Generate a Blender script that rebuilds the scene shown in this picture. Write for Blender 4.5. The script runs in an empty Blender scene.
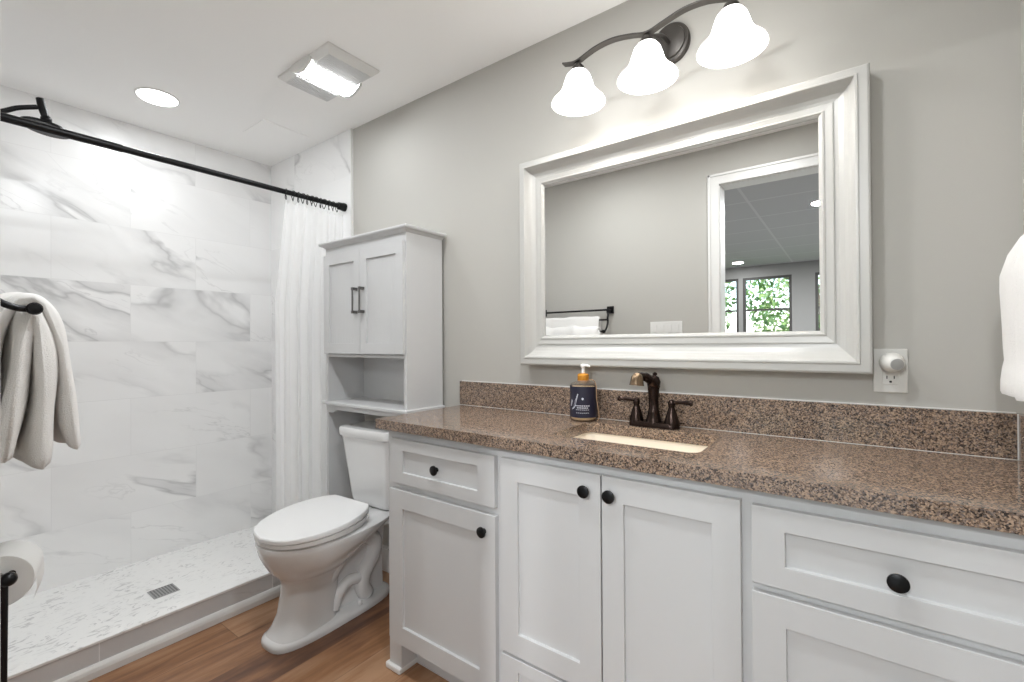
import bpy, bmesh, math, random
from mathutils import Vector, Matrix
random.seed(7)
SC = bpy.context.scene
COL = SC.collection
PI = math.pi

# ------------------------------------------------------------------ camera
F_PX, YAW, PITCH, ROLL = 460.0, 0.6351, 0.0053, -0.0061
cam_data = bpy.data.cameras.new('camera')
cam_data.sensor_width = 36.0
cam_data.lens = F_PX / 1024 * 36.0
cam_data.clip_start = 0.01
cam = bpy.data.objects.new('camera', cam_data)
COL.objects.link(cam)
_R = Vector((math.cos(YAW), math.sin(YAW), 0)); _F = Vector((-math.sin(YAW), math.cos(YAW), 0)); _U = Vector((0, 0, 1))
_Fp = _F * math.cos(PITCH) + _U * math.sin(PITCH)
_Up = -_F * math.sin(PITCH) + _U * math.cos(PITCH)
_Rr = _R * math.cos(ROLL) + _Up * math.sin(ROLL)
_Ur = _Up * math.cos(ROLL) - _R * math.sin(ROLL)
M = Matrix((( _Rr.x, _Ur.x, -_Fp.x, 0.0), (_Rr.y, _Ur.y, -_Fp.y, -1.5551), (_Rr.z, _Ur.z, -_Fp.z, 1.187), (0, 0, 0, 1)))
cam.matrix_world = M
SC.camera = cam

# ------------------------------------------------------------------ view, sky
SC.view_settings.view_transform = 'Standard'
SC.view_settings.look = 'None'
SC.view_settings.gamma = 1.0
SC.view_settings.use_curve_mapping = False
SC.view_settings.exposure = 1.55
SC.cycles.max_bounces = 24; SC.cycles.diffuse_bounces = 16; SC.cycles.glossy_bounces = 8; SC.cycles.transparent_max_bounces = 16
world = bpy.data.worlds.new('sky'); SC.world = world
world.use_nodes = True
wn = world.node_tree.nodes; wl = world.node_tree.links
sky = wn.new('ShaderNodeTexSky')
sky.sky_type = 'NISHITA'; sky.sun_elevation = math.radians(48); sky.sun_rotation = math.radians(60); sky.sun_disc = False
wl.new(sky.outputs[0], wn['Background'].inputs[0])
wn['Background'].inputs[1].default_value = 0.35

# ------------------------------------------------------------------ lights of the room and added entry fill (strengths)
BULB_W = 0.28       # each of the three vanity bulbs
DOWN_W = 1.4       # shower downlight
FAN_L = 13.0        # glow of the exhaust fan lens
SHADE_L = 1.5       # glow of each frosted bell shade
ROOM_W = 22.0       # each recessed light in the room beyond the door
ENTRY_FILL_W = 3.3      # each of two added, unseen ceiling lights that fill the vanity front
def area_light(name, loc, size, watts, color=(.95, .98, 1), rot=(0, 0, 0), size_y=None, spread=PI):
    d = bpy.data.lights.new(name, 'AREA'); d.shape = 'DISK' if size_y is None else 'RECTANGLE'
    d.size = size
    if size_y: d.size_y = size_y
    d.energy = watts; d.color = color; d.spread = spread
    o = bpy.data.objects.new(name, d); COL.objects.link(o); o.location = loc; o.rotation_euler = rot
    return o
sun = bpy.data.lights.new('sun', 'SUN'); sun.energy = 3.0; sun.angle = .02; sun.color = (1, .95, .85)
so = bpy.data.objects.new('sun', sun); COL.objects.link(so); so.rotation_euler = (math.radians(35), 0, math.radians(120)); so.location = (5, -12, 9)

# ------------------------------------------------------------------ helpers
def new_mat(name):
    m = bpy.data.materials.new(name); m.use_nodes = True
    nt = m.node_tree
    return m, nt, nt.nodes['Principled BSDF']
def simple(name, col, rough=.5, metal=0.0, spec=.5, bump=None, coat=0.0, emit=None, estr=0.0, sub=None):
    m, nt, b = new_mat(name)
    b.inputs['Base Color'].default_value = (*col, 1); b.inputs['Roughness'].default_value = rough
    b.inputs['Metallic'].default_value = metal; b.inputs['Specular IOR Level'].default_value = spec
    b.inputs['Coat Weight'].default_value = coat
    if emit: b.inputs['Emission Color'].default_value = (*emit, 1); b.inputs['Emission Strength'].default_value = estr
    tc = nt.nodes.new('ShaderNodeTexCoord')
    no = nt.nodes.new('ShaderNodeTexNoise'); nt.links.new(tc.outputs['Object'], no.inputs['Vector'])
    no.inputs['Scale'].default_value = (bump[0] if bump else 30.0); no.inputs['Detail'].default_value = 3
    if bump:
        bp = nt.nodes.new('ShaderNodeBump'); bp.inputs['Strength'].default_value = bump[1]; bp.inputs['Distance'].default_value = bump[2] if len(bump) > 2 else .002
        nt.links.new(no.outputs['Fac'], bp.inputs['Height']); nt.links.new(bp.outputs[0], b.inputs['Normal'])
    else:
        mr = nt.nodes.new('ShaderNodeMapRange'); mr.inputs['To Min'].default_value = rough * .92; mr.inputs['To Max'].default_value = min(1, rough * 1.08)
        nt.links.new(no.outputs['Fac'], mr.inputs['Value']); nt.links.new(mr.outputs[0], b.inputs['Roughness'])
    return m
def math_node(nt, op, a, b=None, c=None, clamp=False):
    n = nt.nodes.new('ShaderNodeMath'); n.operation = op; n.use_clamp = clamp
    for i, v in enumerate((a, b, c)):
        if v is None: continue
        if isinstance(v, (int, float)): n.inputs[i].default_value = v
        else: nt.links.new(v, n.inputs[i])
    return n.outputs[0]
def ramp(nt, fac, stops, interp='LINEAR'):
    r = nt.nodes.new('ShaderNodeValToRGB'); r.color_ramp.interpolation = interp
    el = r.color_ramp.elements
    while len(el) < len(stops): el.new(.5)
    for e, (p, c) in zip(el, stops):
        e.position = p; e.color = (*c, 1) if len(c) == 3 else c
    nt.links.new(fac, r.inputs[0]); return r.outputs[0]
def mixc(nt, fac, a, b, mode='MIX'):
    n = nt.nodes.new('ShaderNodeMix'); n.data_type = 'RGBA'; n.blend_type = mode
    if isinstance(fac, (int, float)): n.inputs['Factor'].default_value = fac
    else: nt.links.new(fac, n.inputs['Factor'])
    for s, v in ((6, a), (7, b)):
        if isinstance(v, tuple): n.inputs[s].default_value = (*v, 1)
        else: nt.links.new(v, n.inputs[s])
    return n.outputs[2]
def combine(nt, x, y, z=0.0):
    n = nt.nodes.new('ShaderNodeCombineXYZ')
    for i, v in enumerate((x, y, z)):
        if isinstance(v, (int, float)): n.inputs[i].default_value = v
        else: nt.links.new(v, n.inputs[i])
    return n.outputs[0]
def objxyz(nt):
    tc = nt.nodes.new('ShaderNodeTexCoord'); s = nt.nodes.new('ShaderNodeSeparateXYZ')
    nt.links.new(tc.outputs['Object'], s.inputs[0]); return s.outputs[0], s.outputs[1], s.outputs[2], tc.outputs['Object']
def noise(nt, vec, scale, detail=4, rough=.5, dist=0.0, dim='3D', w=None):
    n = nt.nodes.new('ShaderNodeTexNoise'); n.noise_dimensions = dim
    nt.links.new(vec, n.inputs['Vector']); n.inputs['Scale'].default_value = scale
    n.inputs['Detail'].default_value = detail; n.inputs['Roughness'].default_value = rough; n.inputs['Distortion'].default_value = dist
    if w is not None: nt.links.new(w, n.inputs['W'])
    return n.outputs['Fac']

def marble(name, axis, off=-.46, zoff=-.03, tile=(.62, .31), base=(.87, .87, .87), vein=(.42, .42, .425), rough=.22):
    m, nt, b = new_mat(name)
    x, y, z, _ = objxyz(nt)
    u = y if axis == 'y' else x
    row = math_node(nt, 'FLOOR', math_node(nt, 'DIVIDE', math_node(nt, 'SUBTRACT', z, zoff), tile[1]))
    odd = math_node(nt, 'MODULO', math_node(nt, 'ADD', row, 40.0), 2.0)
    # odd rows joint at off, even rows shifted half a tile
    sh = math_node(nt, 'MULTIPLY', math_node(nt, 'SUBTRACT', 1.0, odd), .5)
    uu = math_node(nt, 'ADD', math_node(nt, 'DIVIDE', math_node(nt, 'SUBTRACT', u, off), tile[0]), sh)
    colm = math_node(nt, 'FLOOR', uu)
    fu = math_node(nt, 'MULTIPLY', math_node(nt, 'SUBTRACT', uu, colm), tile[0])
    fz = math_node(nt, 'SUBTRACT', math_node(nt, 'SUBTRACT', z, zoff), math_node(nt, 'MULTIPLY', row, tile[1]))
    du = math_node(nt, 'MINIMUM', fu, math_node(nt, 'SUBTRACT', tile[0], fu))
    dz = math_node(nt, 'MINIMUM', fz, math_node(nt, 'SUBTRACT', tile[1], fz))
    d = math_node(nt, 'MINIMUM', du, dz)
    grout = math_node(nt, 'LESS_THAN', d, .0014)
    wnz = nt.nodes.new('ShaderNodeTexWhiteNoise'); wnz.noise_dimensions = '2D'
    nt.links.new(combine(nt, colm, row), wnz.inputs['Vector'])
    rnd = math_node(nt, 'MULTIPLY', wnz.outputs['Value'], 57.0)
    ca, sa = math.cos(.42), math.sin(.42)
    # turned and stretched so that veins run down to one side
    a1 = math_node(nt, 'ADD', math_node(nt, 'MULTIPLY', u, ca), math_node(nt, 'MULTIPLY', z, -sa))
    b1 = math_node(nt, 'ADD', math_node(nt, 'MULTIPLY', u, sa), math_node(nt, 'MULTIPLY', z, ca))
    v = combine(nt, math_node(nt, 'MULTIPLY', a1, .62), math_node(nt, 'MULTIPLY', b1, 1.75), 0.0)
    n1 = noise(nt, v, 1.25, 5, .5, .55, '4D', rnd)
    n1b = noise(nt, v, 3.0, 5, .55, .8, '4D', rnd)
    mask = noise(nt, v, 1.6, 2, .5, 0, '4D', math_node(nt, 'ADD', rnd, 3.3))
    mk = ramp(nt, mask, [(.42, (0, 0, 0)), (.60, (1, 1, 1))])
    line = ramp(nt, math_node(nt, 'ABSOLUTE', math_node(nt, 'SUBTRACT', n1, .5)), [(0.0, (1, 1, 1)), (.009, (.55, .55, .55)), (.022, (0, 0, 0))])
    soft = ramp(nt, n1, [(.495, (0, 0, 0)), (.5, (.75, .75, .75)), (.53, (.35, .35, .35)), (.575, (0, 0, 0))])
    fine = ramp(nt, math_node(nt, 'ABSOLUTE', math_node(nt, 'SUBTRACT', n1b, .5)), [(0.0, (1, 1, 1)), (.011, (0, 0, 0))])
    mk2 = ramp(nt, mask, [(.50, (0, 0, 0)), (.66, (1, 1, 1))])
    s = math_node(nt, 'MULTIPLY', mk, math_node(nt, 'MAXIMUM', math_node(nt, 'MULTIPLY', line, .75), math_node(nt, 'MULTIPLY', soft, .62)))
    s = math_node(nt, 'MAXIMUM', s, math_node(nt, 'MULTIPLY', math_node(nt, 'MULTIPLY', fine, mk2), .4), clamp=True)
    cloud = noise(nt, v, 2.2, 3, .5, .2, '4D', rnd)
    bc = mixc(nt, ramp(nt, cloud, [(.45, (0, 0, 0)), (.75, (1, 1, 1))]), base, tuple(c * .93 for c in base))
    c = mixc(nt, s, bc, vein)
    c = mixc(nt, grout, c, (.76, .76, .76))
    nt.links.new(c, b.inputs['Base Color'])
    nt.links.new(math_node(nt, 'ADD', math_node(nt, 'MULTIPLY', grout, .5), rough), b.inputs['Roughness'])
    bp = nt.nodes.new('ShaderNodeBump'); bp.inputs['Strength'].default_value = .4; bp.inputs['Distance'].default_value = .001
    nt.links.new(math_node(nt, 'SUBTRACT', 1.0, grout), bp.inputs['Height']); nt.links.new(bp.outputs[0], b.inputs['Normal'])
    return m

def quartz(name):
    m, nt, b = new_mat(name)
    x, y, z, o = objxyz(nt)
    v = combine(nt, math_node(nt, 'MULTIPLY', x, 1.0), math_node(nt, 'MULTIPLY', y, .55), z)
    f = noise(nt, v, 25, 3, .55, 2.4)
    mk = noise(nt, o, 5.5, 2, .5, .4)
    fl = math_node(nt, 'MULTIPLY', ramp(nt, f, [(.555, (0, 0, 0)), (.62, (1, 1, 1))]), ramp(nt, mk, [(.40, (.12, .12, .12)), (.60, (1, 1, 1))]))
    c = mixc(nt, math_node(nt, 'MULTIPLY', fl, .62), (.86, .86, .85), (.42, .42, .42))
    nt.links.new(c, b.inputs['Base Color']); b.inputs['Roughness'].default_value = .35
    return m

def granite(name):
    m, nt, b = new_mat(name)
    x, y, z, o = objxyz(nt)
    vo = nt.nodes.new('ShaderNodeTexVoronoi'); vo.inputs['Scale'].default_value = 370; nt.links.new(o, vo.inputs['Vector'])
    sp = nt.nodes.new('ShaderNodeSeparateColor'); nt.links.new(vo.outputs['Color'], sp.inputs[0])
    big = noise(nt, o, 105, 4, .65, .9)
    v = math_node(nt, 'ADD', math_node(nt, 'MULTIPLY', sp.outputs[0], .42), math_node(nt, 'MULTIPLY', big, .72))
    c = ramp(nt, v, [(.33, (.014, .011, .010)), (.43, (.060, .045, .038)), (.52, (.155, .105, .077)), (.62, (.265, .185, .132)), (.76, (.42, .30, .215))])
    gy = math_node(nt, 'GREATER_THAN', sp.outputs[1], .80)
    c = mixc(nt, math_node(nt, 'MULTIPLY', gy, .6), c, (.165, .145, .14))
    nt.links.new(c, b.inputs['Base Color']); b.inputs['Roughness'].default_value = .10
    b.inputs['Specular IOR Level'].default_value = .6
    return m

def wood_floor(name):
    m, nt, b = new_mat(name)
    x, y, z, o = objxyz(nt)
    W = .178; Lp = 1.22
    row = math_node(nt, 'FLOOR', math_node(nt, 'DIVIDE', math_node(nt, 'ADD', x, 2.19), W))
    fx = math_node(nt, 'SUBTRACT', math_node(nt, 'DIVIDE', math_node(nt, 'ADD', x, 2.19), W), row)
    w1 = nt.nodes.new('ShaderNodeTexWhiteNoise'); w1.noise_dimensions = '1D'; nt.links.new(row, w1.inputs['W'])
    yy = math_node(nt, 'ADD', math_node(nt, 'DIVIDE', y, Lp), w1.outputs['Value'])
    pl = math_node(nt, 'FLOOR', yy); fy = math_node(nt, 'SUBTRACT', yy, pl)
    w2 = nt.nodes.new('ShaderNodeTexWhiteNoise'); w2.noise_dimensions = '2D'; nt.links.new(combine(nt, row, pl), w2.inputs['Vector'])
    r = w2.outputs['Value']
    v = combine(nt, math_node(nt, 'MULTIPLY', x, 14.0), math_node(nt, 'MULTIPLY', y, 1.6), 0.0)
    g = noise(nt, v, 1.6, 6, .6, .9, '4D', math_node(nt, 'MULTIPLY', r, 31.0))
    g2 = noise(nt, combine(nt, math_node(nt, 'MULTIPLY', x, 3.0), y, 0.0), 1.8, 4, .55, 1.2, '4D', math_node(nt, 'MULTIPLY', r, 17.0))
    k = math_node(nt, 'ADD', math_node(nt, 'MULTIPLY', g, .55), math_node(nt, 'MULTIPLY', g2, .45))
    k = math_node(nt, 'ADD', k, math_node(nt, 'MULTIPLY', math_node(nt, 'SUBTRACT', r, .5), .34))
    c = ramp(nt, k, [(.26, (.070, .032, .019)), (.40, (.165, .073, .036)), (.54, (.29, .142, .066)), (.70, (.41, .24, .14))])
    e = math_node(nt, 'MINIMUM', math_node(nt, 'MULTIPLY', math_node(nt, 'MINIMUM', fx, math_node(nt, 'SUBTRACT', 1.0, fx)), W), math_node(nt, 'MULTIPLY', math_node(nt, 'MINIMUM', fy, math_node(nt, 'SUBTRACT', 1.0, fy)), Lp))
    seam = math_node(nt, 'LESS_THAN', e, .0011)
    c = mixc(nt, math_node(nt, 'MULTIPLY', seam, .6), c, (.06, .03, .02))
    nt.links.new(c, b.inputs['Base Color']); b.inputs['Roughness'].default_value = .38
    bp = nt.nodes.new('ShaderNodeBump'); bp.inputs['Strength'].default_value = .15; bp.inputs['Distance'].default_value = .001
    nt.links.new(math_node(nt, 'ADD', g, math_node(nt, 'MULTIPLY', seam, -2.0)), bp.inputs['Height']); nt.links.new(bp.outputs[0], b.inputs['Normal'])
    return m

MT = {}
MT['wall'] = simple('wall paint', (.465, .453, .424), .75, spec=.3, bump=(220, .12, .0006))
MT['ceiling'] = simple('ceiling paint', (.93, .925, .915), .85, spec=.2, bump=(160, .1, .0006))
MT['tile_back'] = marble('marble tile back', 'y')
MT['tile_side'] = marble('marble tile side', 'x', off=-2.86)
MT['tile_curb_shaded'] = marble('marble tile curb shaded', 'y', off=-.79, zoff=-.1, base=(.60, .60, .605), vein=(.28, .28, .285))  # the wall marble again, base and veins darkened to stand in for shade
MT['quartz'] = quartz('quartz chip pan')
MT['granite'] = granite('brown granite')
MT['wood'] = wood_floor('wood plank')
MT['cab'] = simple('white cabinet paint', (.585, .588, .592), .38, spec=.4)
MT['trim'] = simple('white trim paint', (.72, .715, .70), .35)
MT['frame'] = simple('mirror frame paint', (.50, .495, .475), .3)
MT['black'] = simple('matte black metal', (.012, .012, .013), .35, metal=.6)
MT['bronze'] = simple('oil rubbed bronze', (.035, .022, .018), .25, metal=.85)
MT['brass'] = simple('warm brass', (.22, .155, .10), .25, metal=1)
MT['nickel'] = simple('dark nickel', (.16, .155, .15), .35, metal=.9)
MT['pewter'] = simple('brushed pewter', (.085, .078, .072), .38, metal=.8)
MT['steel'] = simple('brushed steel', (.45, .45, .45), .35, metal=.9)
MT['ceramic'] = simple('white vitreous china', (.74, .74, .74), .12, spec=.5, coat=.3)
MT['seat'] = simple('white seat plastic', (.80, .80, .80), .25)
MT['biscuit'] = simple('biscuit sink glaze', (.86, .78, .66), .2)
MT['towel'] = simple('white terry towel', (.80, .79, .775), .95, spec=.1, bump=(420, .8, .003))
MT['paper'] = simple('tissue paper', (.82, .82, .81), .95, spec=.1, bump=(300, .3, .001))
MT['card'] = simple('grey cardboard core', (.40, .38, .35), .9)
MT['plastic'] = simple('ivory plastic', (.66, .65, .62), .35)
MT['greyplug'] = simple('grey vent plastic', (.34, .34, .33), .5)
MT['dark'] = simple('slot black', (.01, .01, .01), .6)
MT['navy'] = simple('navy label', (.010, .010, .026), .4)
MT['silver'] = simple('silver print', (.55, .56, .62), .35)
MT['amber'] = simple('amber gold cap', (.75, .33, .045), .25, metal=.5)
MT['wpump'] = simple('white pump plastic', (.85, .86, .87), .3)
MT['twine'] = simple('jute twine', (.35, .22, .13), .9)
MT['carpet'] = simple('grey carpet', (.30, .30, .30), .95, bump=(200, .6, .003))
MT['roomgrey'] = simple('grey room paint', (.27, .266, .258), .8)
MT['darkframe'] = simple('dark window frame', (.05, .045, .042), .5)
MT['grass'] = simple('lawn', (.10, .19, .05), .95, bump=(40, .5, .02))
MT['bark'] = simple('tree bark', (.12, .085, .06), .9, bump=(20, .8, .02))
MT['grille'] = simple('fan grille plastic', (.62, .62, .62), .5)
MT['hole'] = simple('drain holes', (.10, .10, .10), .5)
MT['recess'] = simple('soap liquid plastic', (.75, .55, .30), .15)

def emis(name, col, s):
    m, nt, b = new_mat(name); b.inputs['Base Color'].default_value = (.8, .8, .8, 1)
    b.inputs['Emission Color'].default_value = (*col, 1); b.inputs['Emission Strength'].default_value = s
    return m
MT['shade'] = emis('lit frosted glass', (1, .985, .96), SHADE_L)
MT['bulb'] = emis('bulb glow', (1, .93, .82), 12)
MT['fanlens'] = emis('lit fan lens', (.94, .975, 1), FAN_L)
MT['lens'] = emis('lit diffuser', (1, .99, .97), 3.0)
MT['roomlens'] = emis('lit room diffuser', (1, .97, .93), 4.0)
# leaves
def leafmat():
    m, nt, b = new_mat('tree leaves')
    oi = nt.nodes.new('ShaderNodeTexCoord'); n = noise(nt, oi.outputs['Object'], 3.0, 3)
    c = ramp(nt, n, [(.3, (.06, .13, .03)), (.5, (.20, .32, .08)), (.7, (.45, .52, .25))])
    nt.links.new(c, b.inputs['Base Color']); b.inputs['Roughness'].default_value = .5
    return m
MT['leaf'] = leafmat()
# mirror glass, window glass, curtain
m, nt, b = new_mat('silvered mirror'); b.inputs['Base Color'].default_value = (.90, .90, .89, 1); b.inputs['Metallic'].default_value = 1; b.inputs['Roughness'].default_value = 0.0
MT['mirror'] = m
def clear(name, tint, tfac, gloss=.08):
    m, nt, b = new_mat(name); nt.nodes.remove(b)
    out = nt.nodes['Material Output']
    t = nt.nodes.new('ShaderNodeBsdfTransparent'); t.inputs[0].default_value = (*tint, 1)
    g = nt.nodes.new('ShaderNodeBsdfGlossy'); g.inputs['Roughness'].default_value = .03
    mx = nt.nodes.new('ShaderNodeMixShader'); mx.inputs[0].default_value = gloss
    nt.links.new(t.outputs[0], mx.inputs[1]); nt.links.new(g.outputs[0], mx.inputs[2]); nt.links.new(mx.outputs[0], out.inputs[0])
    return m
MT['pane'] = clear('window glass', (.95, .97, .96), .9, .06)
MT['clearplastic'] = clear('clear bottle plastic', (.93, .90, .88), .9, .14)
m, nt, b = new_mat('sheer white curtain'); out = nt.nodes['Material Output']
b.inputs['Base Color'].default_value = (.95, .95, .95, 1); b.inputs['Roughness'].default_value = .8
tl = nt.nodes.new('ShaderNodeBsdfTranslucent'); tl.inputs[0].default_value = (.95, .95, .95, 1)
tr = nt.nodes.new('ShaderNodeBsdfTransparent')
m1 = nt.nodes.new('ShaderNodeMixShader'); m1.inputs[0].default_value = .45
m2 = nt.nodes.new('ShaderNodeMixShader'); m2.inputs[0].default_value = .27
nt.links.new(b.outputs[0], m1.inputs[1]); nt.links.new(tl.outputs[0], m1.inputs[2])
nt.links.new(m1.outputs[0], m2.inputs[1]); nt.links.new(tr.outputs[0], m2.inputs[2]); nt.links.new(m2.outputs[0], out.inputs[0])
MT['curtain'] = m
# tile-grid ceiling of the next room
m, nt, b = new_mat('drop ceiling tiles'); x, y, z, o = objxyz(nt)
def gl(v, per, off):
    f = math_node(nt, 'FRACT', math_node(nt, 'DIVIDE', math_node(nt, 'ADD', v, off), per))
    return math_node(nt, 'LESS_THAN', math_node(nt, 'MULTIPLY', f, per), .022)
g = math_node(nt, 'MAXIMUM', gl(x, 1.22, 20.25), gl(y, .61, 20.04))
nt.links.new(mixc(nt, g, (.40, .395, .39), (.48, .475, .47)), b.inputs['Base Color']); b.inputs['Roughness'].default_value = .9
MT['dropceil'] = m

def B(): return bmesh.new()
def box(bm, x0, x1, y0, y1, z0, z1):
    if x0 > x1: x0, x1 = x1, x0
    if y0 > y1: y0, y1 = y1, y0
    if z0 > z1: z0, z1 = z1, z0
    v = [bm.verts.new(p) for p in ((x0,y0,z0),(x1,y0,z0),(x1,y1,z0),(x0,y1,z0),(x0,y0,z1),(x1,y0,z1),(x1,y1,z1),(x0,y1,z1))]
    for f in ((0,3,2,1),(4,5,6,7),(0,1,5,4),(1,2,6,5),(2,3,7,6),(3,0,4,7)): bm.faces.new([v[i] for i in f])
    return v
def ring_pts(c, ax, r, n, ref=None):
    ax = Vector(ax).normalized()
    a = ref if ref is not None else (Vector((0,0,1)) if abs(ax.z) < .9 else Vector((1,0,0)))
    u = ax.cross(a).normalized(); w = ax.cross(u).normalized()
    return [Vector(c) + u*math.cos(2*PI*i/n)*r + w*math.sin(2*PI*i/n)*r for i in range(n)]
def loft(bm, rings, cap0=True, cap1=True, closed=True):
    vs = [[bm.verts.new(p) for p in r] for r in rings]
    n = len(vs[0])
    for a, b_ in zip(vs, vs[1:]):
        for i in range(n if closed else n-1):
            j = (i+1) % n
            bm.faces.new((a[i], a[j], b_[j], b_[i]))
    if cap0: bm.faces.new(vs[0][::-1])
    if cap1: bm.faces.new(vs[-1])
    return vs
def lathe(bm, c, prof, n=32, axis=(0,0,1), cap0=True, cap1=True):
    """prof: list of (radius, distance along axis)"""
    ax = Vector(axis).normalized()
    loft(bm, [ring_pts(Vector(c) + ax*h, ax, max(r, 1e-4), n) for r, h in prof], cap0, cap1)
def tube(bm, pts, r, n=12, caps=True):
    pts = [Vector(p) for p in pts]; rs = r if isinstance(r, (list, tuple)) else [r]*len(pts)
    rings = []; u = None
    for i, p in enumerate(pts):
        t = (pts[min(i+1, len(pts)-1)] - pts[max(i-1, 0)]).normalized()
        if u is None:
            a = Vector((0,0,1)) if abs(t.z) < .9 else Vector((1,0,0))
            u = t.cross(a).normalized()
        u = (u - t*u.dot(t)).normalized(); w = t.cross(u)
        rings.append([p + u*math.cos(2*PI*k/n)*rs[i] + w*math.sin(2*PI*k/n)*rs[i] for k in range(n)])
    loft(bm, rings, caps, caps)
def spline(pts, k=8):
    pts = [Vector(p) for p in pts]; out = []
    for i in range(len(pts)-1):
        p0 = pts[max(i-1,0)]; p1 = pts[i]; p2 = pts[i+1]; p3 = pts[min(i+2,len(pts)-1)]
        for j in range(k):
            t = j/k
            out.append(.5*((2*p1)+(-p0+p2)*t+(2*p0-5*p1+4*p2-p3)*t*t+(-p0+3*p1-3*p2+p3)*t**3))
    out.append(pts[-1]); return out
def base_of(parent):
    o = parent; v = Vector((0,0,0))
    while o is not None:
        v += Vector(o.location); o = o.parent
    return v
def obj(name, bm, mat, parent=None, smooth=False, bevel=0.0, loc=None, auto=None, subsurf=0):
    """bm is given in world coordinates; the origin goes to loc or to the parent's origin"""
    bmesh.ops.recalc_face_normals(bm, faces=bm.faces)
    me = bpy.data.meshes.new(name)
    off = base_of(parent) if parent is not None else Vector(loc or (0,0,0))
    bmesh.ops.translate(bm, verts=bm.verts, vec=-off)
    bm.to_mesh(me); bm.free()
    o = bpy.data.objects.new(name, me); COL.objects.link(o)
    if isinstance(mat, (list, tuple)):
        for q in mat: me.materials.append(q)
    else: me.materials.append(mat)
    if parent is not None: o.parent = parent
    else: o.location = off
    if smooth:
        for p in me.polygons: p.use_smooth = True
        if auto is not None:
            me.set_sharp_from_angle(angle=math.radians(auto))
    if subsurf:
        s = o.modifiers.new('sub', 'SUBSURF'); s.levels = subsurf; s.render_levels = subsurf
    if bevel:
        bv = o.modifiers.new('bevel', 'BEVEL'); bv.width = bevel; bv.segments = 2; bv.limit_method = 'ANGLE'; bv.angle_limit = math.radians(40)
    return o
def tag(o, label, cat, group=None, kind=None):
    o['label'] = label
    if cat: o['category'] = cat
    if group: o['group'] = group
    if kind: o['kind'] = kind
    return o
def thing(name, loc, label, cat, group=None, rz=0.0):
    o = bpy.data.objects.new(name, None); COL.objects.link(o); o.location = loc
    o.empty_display_size = .05
    tag(o, label, cat, group); return o
def struct(name, bm, mat, parent=None, label=None, **k):
    o = obj(name, bm, mat, parent, **k)
    if parent is None: o['kind'] = 'structure'
    if label: o['label'] = label
    return o
def dup(root, loc, label=None, group=None, name=None):
    r = root.copy(); COL.objects.link(r); r.location = loc
    if label: r['label'] = label
    if group: r['group'] = group
    for ch in list(root.children):
        c = ch.copy(); COL.objects.link(c); c.parent = r
        for g_ in ch.children:
            d = g_.copy(); COL.objects.link(d); d.parent = c
    return r

# ------------------------------------------------------------------ room shell
H = 2.40; XB = -3.161; XR = .322; YD = -1.509; WT = .12; XT = -2.255; ZH = 2.162
OX0, OX1 = -.65, .16       # door opening
bm = B(); box(bm, -2.195, XR+.1, YD-.0, .1, -.06, 0.0); box(bm, OX0, OX1, YD-WT, YD, -.06, 0.0)
struct('floor', bm, MT['wood'], label='orange-brown wood plank floor')
bm = B(); box(bm, XB-.1, XR+.1, YD-WT, .1, H, H+.08)
struct('ceiling', bm, MT['ceiling'])
bm = B(); box(bm, XB-.1, XR+.1, 0, .1, -.06, H); struct('wall_back', bm, MT['wall'])
bm = B(); box(bm, XR, XR+.1, YD-WT, 0, -.06, H); struct('wall_right', bm, MT['wall'])
bm = B(); box(bm, XB-.1, XB, YD-WT, 0, -.06, H); struct('wall_left', bm, MT['tile_back'], label='marble-look tiled back wall of the shower')
bm = B(); box(bm, XB, XT, -.012, 0.0, -.06, H); struct('wall_shower_side', bm, MT['tile_side'], label='marble-look tile on the shower end wall')
bm = B(); box(bm, XT, XT+.007, -.015, 0, .0, H); struct('trim_1', bm, MT['trim'], label='slim vertical edge trim of the shower tile')
bm = B()
box(bm, XB, OX0, YD-WT, YD, -.06, H); box(bm, OX1, XR, YD-WT, YD, -.06, H); box(bm, OX0, OX1, YD-WT, YD, ZH, H)
struct('wall_front', bm, MT['wall'])
bm = B(); box(bm, XB, XT, YD, YD+.012, -.06, H); struct('wall_shower_front', bm, MT['tile_side'])
# door casing, both sides
bm = B()
cw = .062
for (ya, yb) in ((YD, YD+.016), (YD-WT-.016, YD-WT)):
    box(bm, OX0-cw, OX0+.004, ya, yb, 0, ZH+cw); box(bm, OX1-.004, OX1+cw, ya, yb, 0, ZH+cw); box(bm, OX0, OX1, ya, yb, ZH-.004, ZH+cw)
    yo = yb+.006 if yb > YD else ya-.006
    ym = yb if yb > YD else ya
    box(bm, OX0-cw, OX0-cw+.016, ym, yo, 0, ZH+cw); box(bm, OX1+cw-.016, OX1+cw, ym, yo, 0, ZH+cw); box(bm, OX0-cw, OX1+cw, ym, yo, ZH+cw-.016, ZH+cw)
struct('trim_2', bm, MT['trim'], bevel=.003, label='white door casing')
bm = B(); box(bm, OX0, OX0+.008, YD-WT, YD, 0, ZH); box(bm, OX1-.008, OX1, YD-WT, YD, 0, ZH); box(bm, OX0, OX1, YD-WT, YD, ZH-.008, ZH)
struct('door_1', bm, MT['trim'], label='white door jamb of the open doorway')
# baseboard behind the toilet
bm = B(); box(bm, XT+.007, -1.38, -.014, 0, 0, .12); box(bm, XT+.007, -1.38, -.009, 0, .12, .13)
struct('baseboard_back', bm, MT['trim'], bevel=.002)
bm = B(); box(bm, -2.19, OX0-cw, YD, YD+.014, 0, .12); struct('baseboard_front', bm, MT['trim'], bevel=.002)
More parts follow.
